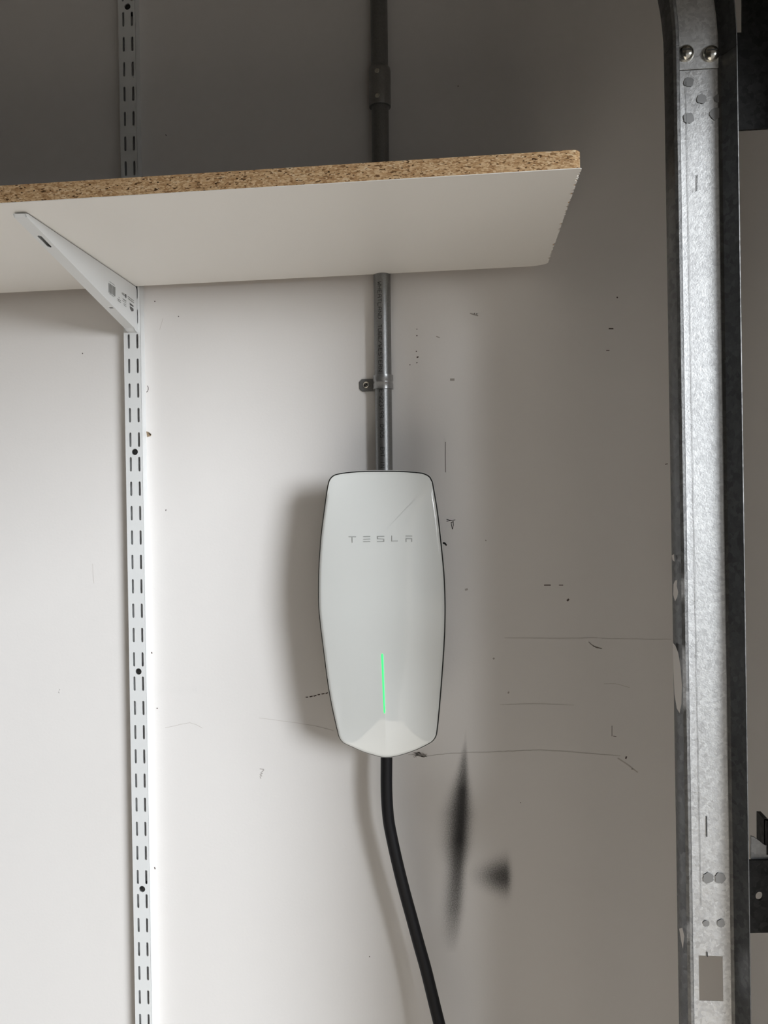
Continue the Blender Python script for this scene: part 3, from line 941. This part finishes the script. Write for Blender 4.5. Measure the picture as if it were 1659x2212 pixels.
def sweep(name, stations, prof, skip=None, parent=trk, mat=M['track'], thick=0.0008):
    bm = bmesh.new()
    vr = []
    for c, s in stations:
        vr.append([bm.verts.new(c + s * u + Vector((0, -WO - v, 0))) for u, v in prof])
    for j in range(len(vr) - 1):
        for i in range(len(prof) - 1):
            if skip and skip(j, i):
                continue
            f = bm.faces.new((vr[j][i], vr[j][i + 1], vr[j + 1][i + 1], vr[j + 1][i]))
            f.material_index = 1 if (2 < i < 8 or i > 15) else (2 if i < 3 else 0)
    for v in [v for v in bm.verts if not v.link_faces]:
        bm.verts.remove(v)
    bmesh.ops.recalc_face_normals(bm, faces=bm.faces)
    bmesh.ops.solidify(bm, geom=list(bm.faces), thickness=thick)
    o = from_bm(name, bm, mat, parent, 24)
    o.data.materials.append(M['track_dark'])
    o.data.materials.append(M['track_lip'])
    return o
zh0, zh1 = P(1535, 2166, WO).z, P(1535, 2069, WO).z
z_seam = P(1490, 158, WO).z
z_top = P(1490, 133, WO).z
zs = [0.02, 0.4, zh0, zh1]
zs += [zh1 + (z_top - zh1) * i / 6 for i in range(1, 7)]
SL = 0.006 / 0.052                           # the hole's top edge slants a little
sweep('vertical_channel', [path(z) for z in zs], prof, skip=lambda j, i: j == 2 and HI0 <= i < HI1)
# curved upper length, nested inside the lower one
RC = 0.30
zcv = P(1490, 128, WO).z
st = [path(z_seam), path(zcv)]
base, sx = path(zcv)
up = Vector((-LEAN, 0, 1)).normalized()
cref = base + sx * (xl - RC)
for i in range(1, 22):
    a = math.radians(2.6 * i)
    nx = sx * math.cos(a) + up * math.sin(a)
    st.append((cref + nx * RC - nx * xl, nx))
up_prof = [(u, v + (0.0022 if 8 < i < 17 else 0.0)) for i, (u, v) in enumerate(prof)]
st.insert(1, path(z_top + 0.0003))
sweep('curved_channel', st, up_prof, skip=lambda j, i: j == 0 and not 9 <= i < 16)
for px, py in ((1481, 116), (1535, 117)):
    c = P(px, py, WO + 0.0028)
    bm = bmesh.new()
    add_lathe(bm, c, Vector((0, -1, 0)), [(0.0078, -0.0004), (0.0078, 0.0008), (0.0072, 0.0026), (0.0058, 0.0042), (0.0035, 0.0053), (0.0012, 0.0057), (0.0001, 0.0057)], 28)
    bo = from_bm('bolt_head', bm, M['bolt'], trk, 60)
    bm = bmesh.new()
    add_box(bm, c.x - 0.0044, c.x + 0.0044, c.y - 0.0060, c.y - 0.0040, c.z + 0.0008, c.z + 0.0018)
    from_bm('slot', bm, M['groove'], bo)
def web_pt(x, y, d=0.0003):
    return P(x, y, WO + d)
for px, py, r in ((1488, 177, 11), (1516, 213, 11), (1488, 255, 12), (1546, 245, 13), (1530, 1897, 12), (1556, 1897, 12), (1526, 1995, 7), (1558, 1995, 9), (1552, 212, 9)):
    bm = bmesh.new()
    poly_bm(bm, [(px + r * math.cos(a * math.pi / 10) * random.uniform(0.85, 1.1), py + r * math.sin(a * math.pi / 10) * random.uniform(0.85, 1.1)) for a in range(20)], lambda x, y: web_pt(x, y, 0.0016))
    from_bm('weld_spot', bm, M['spot'], trk)
for ln in ((2.2, [(1526.5, 1764), (1527, 1807)]), (1.6, [(1506, 378), (1505, 412)]), (2.6, [(1527.5, 2058), (1528, 2066)])):
    bm = bmesh.new()
    ribbon_bm(bm, [ln], 2, lambda x, y: web_pt(x, y, 0.0016))
    from_bm('scratch', bm, M['groove'], trk, recalc=False)
bm = bmesh.new()
ribbon_bm(bm, [(0.9, [(1482 + (y - 200) * 0.0187, y) for y in range(170, 2050, 94)])], 1, lambda x, y: web_pt(x, y, 0.0016))
from_bm('roll_line', bm, M['spot'], trk, recalc=False)
def flange_map(x, y):
    d = ray(x, y)
    q = P(x, y, WO + 0.015)
    return PX(x, y, xl - LEAN * (q.z - zr) - 0.0021)
for pts in ([(1455, 1262), (1458, 1254), (1463, 1253), (1462, 1266), (1465, 1279), (1463, 1290), (1458, 1299), (1454, 1284)],
            [(1453, 1388), (1459, 1395), (1465, 1410), (1470, 1440), (1473, 1480), (1472, 1520), (1468, 1541), (1462, 1530), (1457, 1500), (1455, 1450)],
            [(1467, 2006), (1474, 2004), (1478, 2022), (1475, 2050), (1471, 2030)], [(1451, 1200), (1456, 1197), (1457, 1213), (1453, 1210)]):
    bm = bmesh.new()
    cx_ = sum(p[0] for p in pts) / len(pts)
    poly_bm(bm, pts, flange_map)
    from_bm('paint_smear', bm, M['chip'], trk)

# dark angle bracket behind the joint of the track
BO = WO - 0.0022
fb = empty('flag_bracket', (XD, -BO, P(1620, 280, BO).z))
tag(fb, 'dark steel angle bracket behind the bolted track joint at the top', 'bracket')
xe = XD - 0.0005
def bpl(x, y):
    return P(x, y, BO)
def xz(X, y, xref):
    return Vector((X, -BO, P(xref, y, BO).z))
pts = [bpl(1500, 286), bpl(1592, 281), xz(xe, 275, 1659), xz(xe, -190, 1659), bpl(1603.5, -190), bpl(1603.5, 70), bpl(1500, 72)]
bm = bmesh.new()
add_prism(bm, pts, Vector((0, 0.003, 0)))
from_bm('bracket_plate', bm, M['dark_steel'], fb)
bm = bmesh.new()
z0, z1 = pts[2].z, pts[3].z
add_box(bm, xe - 0.003, xe, -BO - 0.060, -BO, z0, z1)
from_bm('wall_flange', bm, M['dark_steel'], fb)
# lower jamb bracket
jb = empty('jamb_bracket', (XD, -BO, P(1640, 2000, BO).z))
tag(jb, 'small dark steel jamb bracket with a round hole beside the lower track', 'bracket')
bm = bmesh.new()
hole = [P(1640.5 + 8.2 * math.cos(2 * math.pi * i / 18), 1936 + 9.5 * math.sin(2 * math.pi * i / 18), BO) for i in range(18)]
plate_with_holes(bm, [P(1540, 2019, BO), P(1616, 2016, BO), xz(xe, 2002, 1659), xz(xe, 1852, 1659), P(1616, 1859, BO), P(1540, 1862, BO)], [hole], Vector((0, 0.003, 0)))
from_bm('bracket_plate', bm, M['dark_steel'], jb)
bm = bmesh.new()
add_prism(bm, [P(1622.5, 1859, BO - 0.0035), P(1623, 1807, BO - 0.0035), P(1630, 1809, BO - 0.0035), P(1652, 1826, BO - 0.0035), xz(xe, 1826, 1659) + Vector((0, 0.0035, 0)), xz(xe, 1854, 1659) + Vector((0, 0.0035, 0))], Vector((0, 0.003, 0)))
from_bm('angled_tab', bm, M['tab_steel'], jb)
bm = bmesh.new()
zt0, zt1 = P(1655, 1850, BO).z, P(1655, 1778, BO).z
x0 = P(1652.5, 1800, BO - 0.007).x
add_box(bm, x0, x0 + 0.004, -BO + 0.0035, -BO + 0.030, zt0, zt1)
add_box(bm, x0, xe, -BO + 0.0066, -BO + 0.0096, zt0, zt1)
from_bm('upright_tab', bm, M['dark_steel'], jb)
